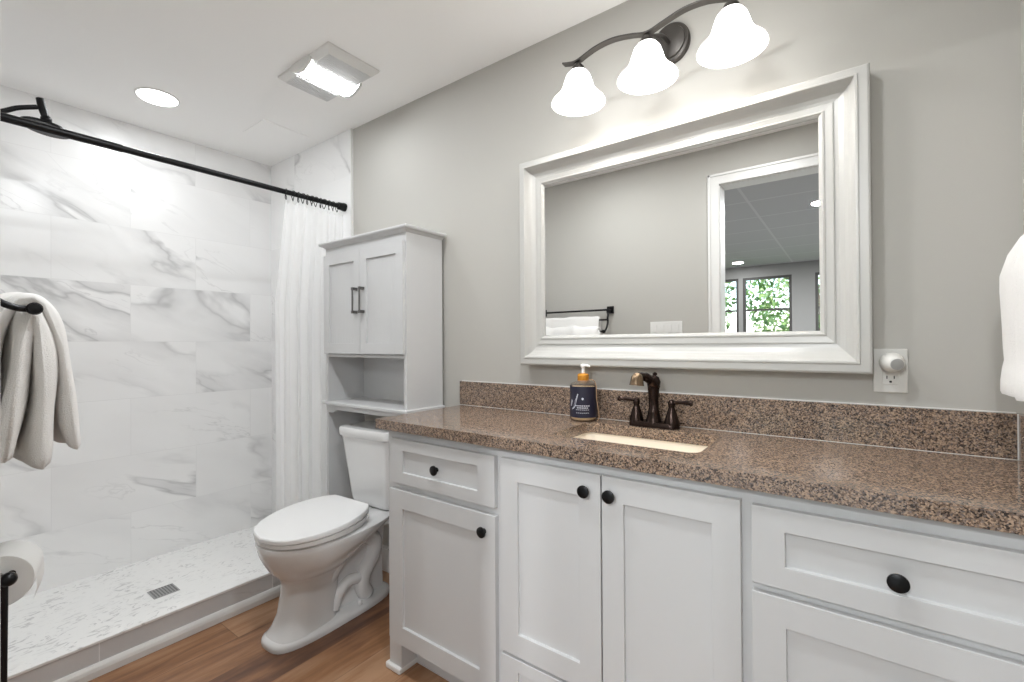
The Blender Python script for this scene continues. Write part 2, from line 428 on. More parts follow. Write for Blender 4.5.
# shower pan and curb
bm = B(); box(bm, XB, -2.29, YD+.012, -.012, -.06, .001)
struct('floor_shower', bm, MT['quartz'], label='white shower pan with grey flecks')
bm = B(); box(bm, -2.302, -2.2, YD, -.0, -.05, .112)
cb = struct('trim_3', bm, MT['tile_curb_shaded'], label='marble shower curb with shade put into its colour')
bm = B(); box(bm, -2.308, -2.196, YD+.012, -.012, .112, .1227); struct('trim_4', bm, MT['quartz'], bevel=.002, label='white curb cap')
bm = B()
prof = [(-2.2, 0.0), (-2.183, 0.0), (-2.183, .022), (-2.187, .034), (-2.193, .042), (-2.2, .044)]
loft(bm, [[Vector((x_, y_, z_)) for x_, z_ in prof] for y_ in (YD, -.0)])
struct('trim_5', bm, MT['trim'], label='white shoe moulding along the curb')

# ------------------------------------------------------------------ shower drain
t = thing('shower_drain', (-2.68, -.765, .001), 'small square grey grate drain set in the white shower floor', 'drain')
bm = B(); box(bm, -2.732, -2.628, -.817, -.713, .001, .004); obj('rim', bm, MT['steel'], t, bevel=.001)
bm = B()
for i in range(8):
    for j in range(8):
        x_ = -2.724 + i*.0118; y_ = -.809 + j*.0118
        box(bm, x_, x_+.0062, y_, y_+.0062, .004, .0046)
obj('grate', bm, MT['hole'], t)

# ------------------------------------------------------------------ ceiling fixtures
def downlight(name, x_, y_, label, r=.078, watts=20.0, group=None, z=H, lens='lens', col=(.95, .98, 1)):
    t = thing(name, (x_, y_, z), label, 'ceiling light', group)
    bm = B()
    rings = [ring_pts((x_, y_, z-dz), (0,0,1), rr, 40) for rr, dz in ((r+.009, 0), (r+.009, .002), (r+.006, .004), (r+.001, .005), (r+.001, .0))]
    loft(bm, rings, False, False); obj('trim_ring', bm, MT['trim'], t, smooth=True, auto=40)
    bm = B(); lathe(bm, (x_, y_, z-.006), [(r, 0), (r, .005)], 40); obj('lens', bm, MT[lens], t)
    l = area_light(name + '_glow', (x_, y_, z-.012), 2*r*.95, watts, col)
    return t
downlight('recessed_downlight', -2.715, -.775, 'bright round recessed light in the ceiling above the shower', .08, DOWN_W)
downlight('recessed_downlight', -.42, -.92, 'added unseen fill light in the ceiling over the entry, right of its pair', .075, ENTRY_FILL_W)  # added out of view to brighten the vanity front, no known fixture
downlight('recessed_downlight', -1.28, -.92, 'added unseen fill light in the ceiling nearer the toilet, left of its pair', .075, ENTRY_FILL_W)  # second added fill light, also out of view
# exhaust fan with light
t = thing('exhaust_fan_light', (-1.87, -.388, H), 'square ceiling exhaust fan cover with lit band across its middle', 'exhaust fan')
bm = B()
fx0, fx1, fy0, fy1 = -2.075, -1.672, -.512, -.262
def rr(x0, x1, y0, y1, z_): return [Vector((x0,y0,z_)), Vector((x1,y0,z_)), Vector((x1,y1,z_)), Vector((x0,y1,z_))]
loft(bm, [rr(fx0, fx1, fy0, fy1, H), rr(fx0, fx1, fy0, fy1, H-.008), rr(fx0+.03, fx1-.03, fy0+.02, fy1-.02, H-.028)], False, True)
obj('cover', bm, MT['trim'], t, bevel=.002)
for (ga, gb) in ((fx0+.030, -1.955), (-1.805, fx1-.030)):
    bm = B()
    k = 26
    for i in range(k):
        y_ = fy0+.024 + i*(fy1-fy0-.048)/k
        box(bm, ga, gb, y_, y_+.0055, H-.0305, H-.028)
    obj('grille', bm, MT['grille'], t)
bm = B()
rings = []
for y_ in (fy0+.008, fy1-.008):
    rings.append([Vector((-1.95 + .14*s, y_, H-.008-.036*math.sin(PI*(.12+.76*s)))) for s in [i/10 for i in range(11)]] + [Vector((-1.81, y_, H-.004)), Vector((-1.95, y_, H-.004))])
loft(bm, rings, False, False); obj('light_lens', bm, MT['fanlens'], t, smooth=True, auto=50)
for y_a, y_b in ((fy0-.004, fy0+.010), (fy1-.010, fy1+.004)):  # added end shields that keep the lens glow off the ceiling
    bm = B(); ends = []
    for y_ in (y_a, y_b):
        ends.append([Vector((-1.951 + .142*s_, y_, H-.010-.037*math.sin(PI*(.12+.76*s_)))) for s_ in [i/10 for i in range(11)]] + [Vector((-1.809, y_, H-.001)), Vector((-1.951, y_, H-.001))])
    loft(bm, ends); obj('lens_end_shield', bm, MT['trim'], t, smooth=True, auto=40)
# access panel
t = bm = B(); box(bm, -2.775, -2.53, -.36, -.10, H-.004, H)
tag(obj('access_panel', bm, MT['ceiling'], None, bevel=.0015, loc=(-2.65, -.23, H)), 'flat square white panel in the ceiling above the shower corner', 'access panel')

# ------------------------------------------------------------------ shower rod, rings, curtain
RX, RZ = -2.312, 1.966
t = thing('shower_rod', (RX, -.012, RZ), 'long black tension rod across the shower opening', 'curtain rod')
bm = B(); tube(bm, [(RX, YD+.012, RZ), (RX, -1.007, RZ)], .0150, 20); obj('outer_tube', bm, MT['black'], t, smooth=True, auto=40)
bm = B(); tube(bm, [(RX, -1.03, RZ), (RX, -.012, RZ)], .0130, 20); obj('inner_tube', bm, MT['black'], t, smooth=True, auto=40)
for s, y_ in ((1, -.012), (-1, YD+.012)):
    bm = B(); lathe(bm, (RX, y_, RZ), [(.023, 0), (.024, -.012*s), (.0215, -.02*s), (.0205, -.042*s), (.016, -.046*s)], 24, (0,1,0))
    obj('end_cap', bm, MT['black'], t, smooth=True, auto=40)
ring0 = None
ys = [-.062, -.088, -.112, -.141, -.163, -.19, -.212, -.238, -.262, -.287, -.315, -.352]
for i, y_ in enumerate(ys):
    if ring0 is None:
        bm = B()
        pts = [(RX + .019*math.sin(a), y_ + .004*math.sin(2*a), RZ - .006 + .021*math.cos(a) - (.010 if math.cos(a) < 0 else 0)*(-math.cos(a))) for a in [2*PI*k/20 for k in range(21)]]
        tube(bm, pts, .0021, 6); o = obj('curtain_ring', bm, MT['black'], None, smooth=True, loc=(RX, y_, RZ))
        ring0 = o
        tag(o, 'black curtain ring bunched with others at the wall end of the rod', 'curtain ring', 'curtain rings on the shower rod')
    else:
        o = ring0.copy(); COL.objects.link(o); o.location = (RX, y_, RZ); o.rotation_euler = (0, 0, random.uniform(-.5, .5))
# curtain
bm = B()
NU, NV = 150, 40
grid = []
for j in range(NV+1):
    v = j/NV; z_ = 1.925 - v*1.70
    row = []
    for i in range(NU+1):
        u = i/NU
        width = .325 + .055*min(1, v*3.2)
        y_ = -.030 - u*width
        a = u*2*PI*6.3 + .9*math.sin(u*7)
        amp = (.010 + .010*min(1, v*2))*(.75+.35*math.sin(u*11+1))
        x_ = RX + amp*math.sin(a + .6*math.sin(v*3+u*5)) + .007*math.sin(a*.43 + 1.3 + v*1.5)
        y_ += .006*math.sin(a*2+.8)*min(1, v*3)
        zz = z_ - (.018*(.5-.5*math.cos(a*1.4)) if j == 0 else 0)
        row.append(bm.verts.new((x_, y_, zz)))
    grid.append(row)
for j in range(NV):
    for i in range(NU): bm.faces.new((grid[j][i], grid[j][i+1], grid[j+1][i+1], grid[j+1][i]))
o = obj('shower_curtain', bm, MT['curtain'], None, smooth=True, loc=(RX, -.2, 1.92))
tag(o, 'sheer white shower curtain drawn to the wall beside the tall cabinet', 'shower curtain')

# ------------------------------------------------------------------ shower head
t = thing('shower_fixture', (-2.7, YD+.012, 2.12), 'black round rain shower head on a curved arm near the ceiling', 'shower head')
bm = B(); lathe(bm, (-2.7, YD+.012, 2.09), [(.03, 0), (.03, .005), (.018, .012)], 24, (0,1,0)); obj('flange', bm, MT['black'], t, smooth=True, auto=40)
bm = B(); tube(bm, spline([(-2.7, YD+.012, 2.09), (-2.7, -1.38, 2.098), (-2.7, -1.30, 2.113), (-2.7, -1.245, 2.150), (-2.7, -1.19, 2.176)], 6), .0095, 12); obj('arm', bm, MT['black'], t, smooth=True, auto=50)
bm = B(); tube(bm, [(-2.7, -1.182, 2.215), (-2.7, -1.175, 2.18), (-2.7, -1.165, 2.142)], [.013, .0145, .013], 14)
lathe(bm, (-2.7, -1.163, 2.12), [(.012, 0), (.018, .01), (.018, .02), (.011, .03)], 20); obj('swivel', bm, MT['black'], t, smooth=True, auto=40)
bm = B(); ax = Vector((0, .12, 1)).normalized()
lathe(bm, Vector((-2.7, -1.165, 2.093)), [(.078, 0), (.080, .004), (.078, .010), (.03, .016), (.012, .026)], 40, ax); obj('spray_plate', bm, MT['black'], t, smooth=True, auto=40)

# ------------------------------------------------------------------ vanity
def shaker(x0, x1, z0, z1, yf, th, fw, rec, fwz=None, groove=0):
    """framed panel facing -y with its front at yf"""
    bm = B(); fwz = fwz or fw
    yb = yf + th
    o_ = [(x0, z0), (x1, z0), (x1, z1), (x0, z1)]
    i_ = [(x0+fw, z0+fwz), (x1-fw, z0+fwz), (x1-fw, z1-fwz), (x0+fw, z1-fwz)]
    O = [bm.verts.new((a, yf, c)) for a, c in o_]; I = [bm.verts.new((a, yf, c)) for a, c in i_]
    R_ = [bm.verts.new((a, yf+rec, c)) for a, c in i_]; K = [bm.verts.new((a, yb, c)) for a, c in o_]
    for k in range(4):
        j = (k+1) % 4
        bm.faces.new((O[k], O[j], I[j], I[k])); bm.faces.new((I[k], I[j], R_[j], R_[k])); bm.faces.new((O[j], O[k], K[k], K[j]))
    bm.faces.new(R_); bm.faces.new(K[::-1])
    if groove:
        n = groove; w = (x1-x0-2*fw)/n
        for k in range(1, n):
            xg = x0+fw+k*w
            box(bm, xg-w/2+.0015, xg+w/2-.0015, yf+rec-.0005, yf+rec+.001, z0+fwz+.0005, z1-fwz-.0005)
    return bm
def knob(parent, x_, y_, z_):
    bm = B(); lathe(bm, (x_, y_, z_), [(.008, 0), (.0065, .003), (.0065, .008), (.012, .010), (.0165, .014), (.0162, .018), (.011, .0205), (0.0005, .021)], 28, (0,-1,0))
    return obj('knob', bm, MT['black'], parent, smooth=True, auto=50)
VY = -.458; DY = -.476
van = thing('vanity_cabinet', (-.53, -.23, 0), 'long white shaker vanity cabinet with black knobs below the granite countertop', 'vanity cabinet')
bm = B()
box(bm, -1.378, XR-.002, VY, VY+.02, .112, .8775)
box(bm, -1.378, -1.360, VY+.02, -.002, .112, .8775); box(bm, XR-.020, XR-.002, VY+.02, -.002, .112, .8775)
box(bm, -1.360, XR-.020, VY+.02, -.002, .112, .130); box(bm, -1.360, XR-.020, -.010, -.002, .130, .8775)
box(bm, -1.376, -1.311, -.458, -.385, 0.0, .112)      # front left foot
box(bm, -1.37, XR-.002, -.385, -.02, 0.0, .112)          # toe kick
obj('body', bm, MT['cab'], van, bevel=.0015)
bm = B(); box(bm, -1.388, -1.309, -.470, -.375, 0, .022); obj('shoe', bm, MT['trim'], van, bevel=.006)
def panel(kind, x0, x1, z0, z1, kn=None, fw=.062, fwz=None):
    o = obj(kind, shaker(x0, x1, z0, z1, DY, .018, fw, .009, fwz), MT['cab'], van, bevel=.0012)
    if kn: knob(o, kn[0], DY, kn[1])
    return o
panel('drawer', -1.347, -.865, .692, .849, (-1.108, .770), .068, .040)
panel('door', -1.347, -.863, .120, .668, (-.905, .616), .064, .064)
panel('door', -.842, -.5185, .281, .849, (-.560, .803), .062, .064)
panel('door', -.5145, -.193, .281, .849, (-.490, .803), .058, .063)
panel('drawer', -.842, -.193, .120, .272, (-.518, .196), .060, .036)
panel('drawer', -.172, .300, .683, .845, (.064, .757), .061, .046)
panel('drawer', -.172, .300, .412, .665, (.064, .54), .062, .060)
panel('drawer', -.172, .300, .120, .394, (.064, .26), .062, .060)

# countertop with a cut-out for the sink
CT = .9125; CB = .8785; CY = -.490; CX0 = -1.412
ct = thing('countertop', (-.53, -.25, CB), 'speckled brown polished granite countertop along the mirror wall', 'countertop')
def rounded(x0, x1, y0, y1, r, k=6):
    pts = []
    for cx, cy, a0 in ((x1-r, y1-r, 0), (x0+r, y1-r, PI/2), (x0+r, y0+r, PI), (x1-r, y0+r, 1.5*PI)):
        for i in range(k+1):
            a = a0 + PI/2*i/k; pts.append((cx+r*math.cos(a), cy+r*math.sin(a)))
    return pts
SX0, SX1, SY0, SY1 = -.735, -.305, -.372, -.112
hole = rounded(SX0, SX1, SY0, SY1, .03)
bm = B()
def ring_slab(bm, outer, inner, z0, z1):
    n = len(inner)
    # outer sampled radially to match
    vo0 = [bm.verts.new((*p, z0)) for p in outer]; vo1 = [bm.verts.new((*p, z1)) for p in outer]
    vi0 = [bm.verts.new((*p, z0)) for p in inner]; vi1 = [bm.verts.new((*p, z1)) for p in inner]
    for i in range(n):
        j = (i+1) % n
        bm.faces.new((vi1[i], vi1[j], vo1[j], vo1[i])); bm.faces.new((vo0[i], vo0[j], vi0[j], vi0[i]))
        bm.faces.new((vo1[i], vo1[j], vo0[j], vo0[i])); bm.faces.new((vi0[i], vi0[j], vi1[j], vi1[i]))
ox0, ox1, oy0, oy1 = -.80, -.24, CY, -.001
outer = []
for cx, cy in hole:
    pass
K_ = 7
def side(a, b_, n): return [(a[0]+(b_[0]-a[0])*i/n, a[1]+(b_[1]-a[1])*i/n) for i in range(n)]
# corners of hole come in groups of 7 (NE, NW, SW, SE): map each group onto an L of the outer rectangle
def corner_group(cx, cy, sx, sy):
    # 3 points approaching, corner, 3 leaving
    d = .02
    return cx, cy
outer = []
for gi, (cx, cy, d1, d2) in enumerate(((ox1, oy1, (0,-1), (-1,0)), (ox0, oy1, (1,0), (0,-1)), (ox0, oy0, (0,1), (1,0)), (ox1, oy0, (-1,0), (0,1)))):
    for i in range(7):
        if i < 3: outer.append((cx + d1[0]*.03*(3-i), cy + d1[1]*.03*(3-i)))
        elif i == 3: outer.append((cx, cy))
        else: outer.append((cx + d2[0]*.03*(i-3), cy + d2[1]*.03*(i-3)))
ring_slab(bm, outer, hole, CB, CT)
box(bm, CX0, ox0, CY, -.001, CB, CT); box(bm, ox1, XR-.001, CY, -.001, CB, CT)
bmesh.ops.remove_doubles(bm, verts=bm.verts, dist=.0002)
obj('slab', bm, MT['granite'], ct)
bm = B(); box(bm, -1.4275, .3065, -.020, -.0005, CT, 1.018); obj('backsplash', bm, MT['granite'], ct, bevel=.0015)
bm = B(); box(bm, .3075, XR-.0005, CY+.01, -.0005, CT, 1.018); obj('side_splash', bm, MT['granite'], ct, bevel=.0015)
bm = B(); box(bm, -1.4275, .3065, -.0210, -.0195, CT, CT+.0010); box(bm, .305, .308, -.021, -.019, CT, 1.018); box(bm, -1.4275, .3065, -.004, 0.0, 1.018, 1.0200)
obj('caulk', bm, MT['trim'], ct)

# sink
sk = thing('undermount_sink', (-.52, -.24, .75), 'cream rectangular sink set under the granite cutout', 'sink')
bm = B()
def rz_ring(x0, x1, y0, y1, r, z_): return [Vector((a, b_, z_)) for a, b_ in rounded(x0, x1, y0, y1, r)]
g_ = .004
loft(bm, [rz_ring(SX0-.02, SX1+.02, SY0-.02, SY1+.02, .04, CB-.012), rz_ring(SX0-.02, SX1+.02, SY0-.02, SY1+.02, .04, CB-.0005), rz_ring(SX0-g_, SX1+g_, SY0-g_, SY1+g_, .032, CB-.0005),
          rz_ring(SX0+.0, SX1-.0, SY0+.0, SY1-.0, .04, CB-.06), rz_ring(SX0+.02, SX1-.02, SY0+.02, SY1-.02, .05, CB-.125), rz_ring(SX0+.06, SX1-.06, SY0+.06, SY1-.06, .05, CB-.14)], False, True)
obj('basin', bm, MT['biscuit'], sk, smooth=True, auto=50)
bm = B(); lathe(bm, (-.52, -.24, CB-.139), [(.022, 0), (.022, .003), (.014, .004)], 24); obj('drain', bm, MT['bronze'], sk, smooth=True, auto=40)

# faucet
fc = thing('centerset_faucet', (-.52, -.07, CT), 'dark bronze two-handle faucet behind the sink', 'faucet')
FX, FY = -.520, -.072
bm = B()
rg = []
for s_, z_ in ((1.0, 0), (1.0, .010), (.90, .017), (.7, .019)):
    rg.append([Vector((FX + a*s_ if abs(a) < 9 else 0, FY + b_*s_, CT+z_)) for a, b_ in rounded(-.082, .082, -.026, .026, .0255)])
loft(bm, rg); obj('base_plate', bm, MT['bronze'], fc, smooth=True, auto=40)
bm = B(); lathe(bm, (FX, FY, CT+.012), [(.026, 0), (.024, .012), (.0185, .035), (.019, .038), (.0165, .043), (.0155, .075), (.019, .115), (.0225, .135), (.017, .150), (.006, .156)], 28)
obj('spout_body', bm, MT['bronze'], fc, smooth=True, auto=50)
bm = B(); tube(bm, spline([(FX+.004, FY+.004, CT+.128), (FX-.002, FY-.022, CT+.152), (FX-.012, FY-.055, CT+.168), (FX-.020, FY-.078, CT+.169)], 6), [.017]*6+[.0145]*6+[.012]*7, 16)
obj('spout', bm, MT['bronze'], fc, smooth=True, auto=50)
bm = B(); lathe(bm, (FX-.024, FY-.086, CT+.140), [(.019, .002), (.0235, 0), (.0215, .007), (.0185, .026), (.012, .037), (.003, .040)], 24, (.05, .1, 1)); obj('nozzle', bm, MT['brass'], fc, smooth=True, auto=50)
bm = B(); tube(bm, [(FX, FY+.012, CT+.15), (FX, FY+.014, CT+.168)], .003, 8); lathe(bm, (FX, FY+.014, CT+.166), [(.003, 0), (.0075, .003), (.0075, .008), (.002, .011)], 16)
obj('lift_rod', bm, MT['bronze'], fc, smooth=True, auto=40)
for s_ in (-1, 1):
    hx = FX + s_*.058
    bm = B(); lathe(bm, (hx, FY, CT+.010), [(.0245, 0), (.0235, .010), (.017, .034), (.011, .052), (.009, .058), (.0105, .063), (.012, .070), (.008, .080), (.002, .083)], 24)
    h_ = obj('handle', bm, MT['bronze'], fc, smooth=True, auto=50)
    bm = B(); tube(bm, [(hx, FY, CT+.082), (hx+s_*.03, FY, CT+.085), (hx+s_*.054, FY, CT+.085), (hx+s_*.058, FY, CT+.085), (hx+s_*.064, FY, CT+.085)], [.0055, .0062, .0068, .010, .0085], 14)
    obj('lever', bm, MT['bronze'], h_, smooth=True, auto=50)

# soap bottle
sb = thing('soap_pump_bottle', (-.772, -.080, CT), 'pump soap bottle with dark navy label and gold collar beside the faucet', 'soap bottle')
sx, sy = -.772, -.080
bm = B()
lathe(bm, (sx, sy, CT+.0005), [(.045, 0), (.048, .004), (.048, .012), (.0465, .124), (.043, .131), (.028, .137), (.019, .139)], 40)
obj('bottle', bm, MT['clearplastic'], sb, smooth=True, auto=40)
bm = B(); lathe(bm, (sx, sy, CT+.014), [(.0484, 0), (.0484, .001), (.0474, .107), (.0474, .108)], 48, cap0=False, cap1=False); obj('label', bm, MT['navy'], sb, smooth=True)
bm = B(); lathe(bm, (sx, sy, CT+.004), [(.040, 0), (.044, .004), (.044, .108), (.040, .117)], 32); obj('liquid', bm, MT['recess'], sb, smooth=True, auto=40)
def on_label(bm, pts, r_=.0489):
    """flat mark wrapped on the label: pts are (angle along, z)"""
    n = len(pts); a0 = math.atan2(-1.48, .765)
    vs = [bm.verts.new((sx + (r_-.0006*(z_/.1))*math.cos(a0 + a), sy + (r_-.0006*(z_/.1))*math.sin(a0 + a), CT+.014+z_)) for a, z_ in pts]
    bm.faces.new(vs)
bm = B()
on_label(bm, [(-.05+.08*math.cos(a), .066+.0042*math.sin(a)) for a in [2*PI*k/12 for k in range(12)]])
for zz, w_ in ((.040, .55), (.033, .42), (.027, .5), (.016, .48)):
    k = 7
    for i in range(k):
        a = -.05 - w_ + 2*w_*i/k
        on_label(bm, [(a, zz), (a+1.5*w_/k, zz), (a+1.5*w_/k, zz+(.0035 if zz > .03 else .0018)), (a, zz+(.0035 if zz > .03 else .0018))])
on_label(bm, [(-.95, .026), (-.80, .030), (-.62, .060), (-.42, .084), (-.36, .082), (-.50, .058), (-.66, .034)])
on_label(bm, [(-1.10, .040), (-1.0, .038), (-.86, .058), (-.98, .064)])
obj('label_print', bm, MT['silver'], sb)
bm = B(); lathe(bm, (sx, sy, CT+.139), [(.019, 0), (.0205, .002), (.0205, .022), (.017, .026), (.008, .028)], 32); obj('collar', bm, MT['amber'], sb, smooth=True, auto=40)
bm = B(); lathe(bm, (sx, sy, CT+.167), [(.0055, 0), (.0048, .018), (.007, .020), (.010, .026), (.009, .031), (.003, .033)], 20); tube(bm, [(sx, sy, CT+.194), (sx+.016, sy-.004, CT+.195), (sx+.030, sy-.008, CT+.192)], [.0055, .0045, .0035], 10)
obj('pump', bm, MT['wpump'], sb, smooth=True, auto=40)
bm = B(); tube(bm, spline([(sx+.020, sy-.010, CT+.140), (sx+.040, sy-.012, CT+.146), (sx+.052, sy-.006, CT+.130), (sx+.056, sy-.006, CT+.075), (sx+.066, sy-.01, CT+.020), (sx+.060, sy-.014, CT+.003)], 6), .0016, 6)
tube(bm, spline([(sx+.020*math.cos(a), sy+.020*math.sin(a), CT+.140) for a in [2*PI*k/10 for k in range(11)]], 3), .0018, 6)
obj('twine', bm, MT['twine'], sb, smooth=True)

# ------------------------------------------------------------------ framed mirror
mr = thing('framed_mirror', (-.518, -.001, 1.10), 'wide wall mirror in a thick white moulded frame above the countertop', 'mirror')
MX0, MX1, MZ0, MZ1 = -1.064, .045, 1.102, 1.906
prof = [(0, -.001), (0, -.052), (.002, -.056), (.006, -.058), (.024, -.058), (.026, -.061), (.031, -.061), (.033, -.058), (.038, -.047), (.045, -.036), (.054, -.027), (.066, -.0205), (.076, -.0185),
        (.077, -.022), (.080, -.0225), (.096, -.0205), (.098, -.023), (.102, -.0235), (.104, -.020), (.107, -.018), (.110, -.015), (.111, -.009)]
bm = B()
loops = []
for o_, y_ in prof:
    loops.append([Vector((MX0+o_*.80, y_, MZ0+o_*1.04)), Vector((MX1-o_*1.03, y_, MZ0+o_*1.04)), Vector((MX1-o_*1.03, y_, MZ1-o_*.84)), Vector((MX0+o_*.80, y_, MZ1-o_*.84))])
loft(bm, loops, False, False); obj('frame', bm, MT['frame'], mr)
bm = B(); box(bm, MX0+.09, MX1-.09, -.0095, -.004, MZ0+.09, MZ1-.09); obj('glass', bm, MT['mirror'], mr)

# ------------------------------------------------------------------ vanity light
vl = thing('vanity_light', (-.487, -.001, 2.17), 'three-light dark metal wall fixture with lit white bell shades above the mirror', 'wall light')
LX = -.487; LY = -.20
bm = B()
rings = []
for s_, y_ in ((1.0, -.001), (1.0, -.010), (.93, -.016), (.80, -.018), (.77, -.024), (.5, -.028)):
    rings.append([Vector((LX+.012+.062*s_*math.cos(a), y_, 2.182+.068*s_*math.sin(a))) for a in [2*PI*k/40 for k in range(40)]])
loft(bm, rings); obj('back_plate', bm, MT['pewter'], vl, smooth=True, auto=35)
bm = B(); tube(bm, spline([(LX+.01, -.02, 2.18), (LX+.01, -.09, 2.165), (LX+.004, -.15, 2.135), (LX, LY, 2.118)], 6), .007, 10)
obj('stem', bm, MT['pewter'], vl, smooth=True)
bm = B()
wave = spline([(LX-.288, LY, 2.128), (LX-.262, LY, 2.121), (LX-.233, LY, 2.119), (LX-.17, LY, 2.137), (LX-.11, LY, 2.141), (LX-.05, LY, 2.130), (LX, LY, 2.117), (LX+.05, LY, 2.128), (LX+.11, LY, 2.141), (LX+.17, LY, 2.138), (LX+.233, LY, 2.119), (LX+.262, LY, 2.121), (LX+.288, LY, 2.128)], 6)
secs = []
for i, p in enumerate(wave):
    secs.append([p + Vector((0, dy, dz)) for dy, dz in ((-.011, -.003), (.011, -.003), (.011, .003), (-.011, .003))])
loft(bm, secs); obj('wave_arm', bm, MT['pewter'], vl, smooth=True, auto=40, bevel=.001)
for k in (-1, 0, 1):
    bx = LX + k*.233
    bm = B(); lathe(bm, (bx, LY, 2.081), [(.024, 0), (.024, .004), (.020, .018), (.011, .028), (.006, .034)], 28); obj('socket_cap', bm, MT['pewter'], vl, smooth=True, auto=40)
    bm = B()
    pr_ = [(.018, .118), (.030, .113), (.039, .100), (.046, .078), (.052, .055), (.061, .036), (.074, .020), (.085, .008), (.0885, .0), (.0865, -.001), (.081, .007), (.070, .019), (.057, .035), (.048, .054), (.042, .077), (.035, .097), (.027, .109), (.016, .114)]
    lathe(bm, (bx, LY, 1.980), [(a, h*.90) for a, h in pr_], 48, cap0=False, cap1=False)
    sh = obj('bell_shade', bm, MT['shade'], vl, smooth=True)
    bm = B(); lathe(bm, (bx, LY, 1.992), [(.002, 0), (.016, .007), (.022, .022), (.020, .038), (.012, .058), (.012, .078)], 20); obj('bulb', bm, MT['bulb'], sh, smooth=True)
    pl = bpy.data.lights.new('bulb_light', 'POINT'); pl.energy = BULB_W; pl.shadow_soft_size = .04; pl.color = (1, .97, .93)
    po = bpy.data.objects.new('bulb_light', pl); COL.objects.link(po); po.location = (bx, LY, 1.972)

# ------------------------------------------------------------------ outlet and plug-in
ot = thing('wall_outlet', (.082, -.001, 1.11), 'ivory duplex outlet plate on the wall right of the mirror', 'outlet')
bm = B(); box(bm, .047, .117, -.006, -.0005, 1.053, 1.167); obj('plate', bm, MT['plastic'], ot, bevel=.002)
bm = B(); box(bm, .0655, .0985, -.0085, -.0055, 1.074, 1.146); obj('receptacle', bm, MT['plastic'], ot, bevel=.002)
bm = B(); box(bm, .0735, .0758, -.0088, -.008, 1.089, 1.097); box(bm, .0882, .0905, -.0088, -.008, 1.089, 1.097)
lathe(bm, (.082, -.0080, 1.0815), [(.003, 0), (.003, .0009)], 14, (0,-1,0)); obj('slots', bm, MT['dark'], ot)
pg = thing('plug_in_freshener', (.080, -.009, 1.135), 'rounded white plug-in with grey face on the wall outlet', 'air freshener')
bm = B(); d_ = Vector((.28, -1, -.12)).normalized()
lathe(bm, (.079, -.0088, 1.1345), [(.017, 0), (.0235, .006), (.0255, .018), (.024, .032), (.019, .045), (.0155, .050), (.0135, .0505)], 32, d_); obj('housing', bm, MT['plastic'], pg, smooth=True, auto=50)
bm = B(); lathe(bm, Vector((.079, -.0088, 1.1345)) + d_*.0502, [(.0142, 0), (.0140, .0015), (.011, .0022)], 28, d_); obj('face', bm, MT['greyplug'], pg, smooth=True, auto=40)

# ------------------------------------------------------------------ over-toilet cabinet
ca = thing('over_toilet_cabinet', (-1.85, -.12, 0), 'tall white two-door storage cabinet standing over the toilet', 'storage cabinet')
KX0, KX1, KY = -2.150, -1.538, -.232
bm = B()
box(bm, KX0, KX0+.018, KY, -.016, 0.0, 1.672); box(bm, KX1-.018, KX1, KY, -.016, 0.0, 1.672)
box(bm, KX0+.018, KX1-.018, KY+.002, -.016, 1.125, 1.14)
box(bm, KX0+.018, KX1-.018, -.022, -.016, .90, 1.66)
box(bm, KX0+.018, KX1-.018, KY, KY+.018, 1.636, 1.672)
obj('body', bm, MT['cab'], ca, bevel=.001)
bm = B()
loft(bm, [rr(KX0-.002, KX1+.002, KY-.002, -.014, 1.672), rr(KX0-.010, KX1+.010, KY-.012, -.014, 1.680), rr(KX0-.022, KX1+.022, KY-.022, -.012, 1.684), rr(KX0-.026, KX1+.026, KY-.026, -.012, 1.690), rr(KX0-.026, KX1+.026, KY-.026, -.012, 1.698)])
obj('top', bm, MT['cab'], ca, bevel=.002)
bm = B(); box(bm, KX0-.014, KX1+.014, KY-.016, -.014, .886, .902); obj('shelf', bm, MT['cab'], ca, bevel=.004)
bm = B()   # apron with scrolled lower edge
n = 40; top_ = []; bot_ = []
for i in range(n+1):
    s_ = i/n; x_ = KX0+.018 + s_*(KX1-KX0-.036); e_ = min(s_, 1-s_)*(KX1-KX0)
    if e_ < .045: zz = .846
    elif e_ < .075: zz = .846 + .016*math.sin((e_-.045)/.03*PI/2)
    else: zz = .862
    top_.append((x_, .886)); bot_.append((x_, zz))
poly = top_ + bot_[::-1]
loft(bm, [[Vector((a, y_, c)) for a, c in poly] for y_ in (KY+.001, KY+.016)], False, False)
for y_ in (KY+.001, KY+.016):
    vt = [bm.verts.new((a, y_, c)) for a, c in top_]; vb = [bm.verts.new((a, y_, c)) for a, c in bot_]
    for i in range(n): bm.faces.new((vt[i], vt[i+1], vb[i+1], vb[i]))
bmesh.ops.remove_doubles(bm, verts=bm.verts, dist=.0001)
obj('apron', bm, MT['cab'], ca)
for (a, b_, hx) in ((KX0+.006, -1.845, -1.868), (-1.843, KX1-.006, -1.815)):
    dr = obj('door', shaker(a, b_, 1.142, 1.632, KY-.016, .015, .046, .008, .050, groove=9), MT['cab'], ca, bevel=.001)
    bm = B(); yy = KY-.016
    tube(bm, [(hx, yy-.024, 1.332), (hx, yy-.024, 1.452)], .0042, 10)
    for z_ in (1.338, 1.446): box(bm, hx-.007, hx+.007, yy-.028, yy, z_-.007, z_+.007)
    obj('handle', bm, MT['nickel'], dr, bevel=.0015)

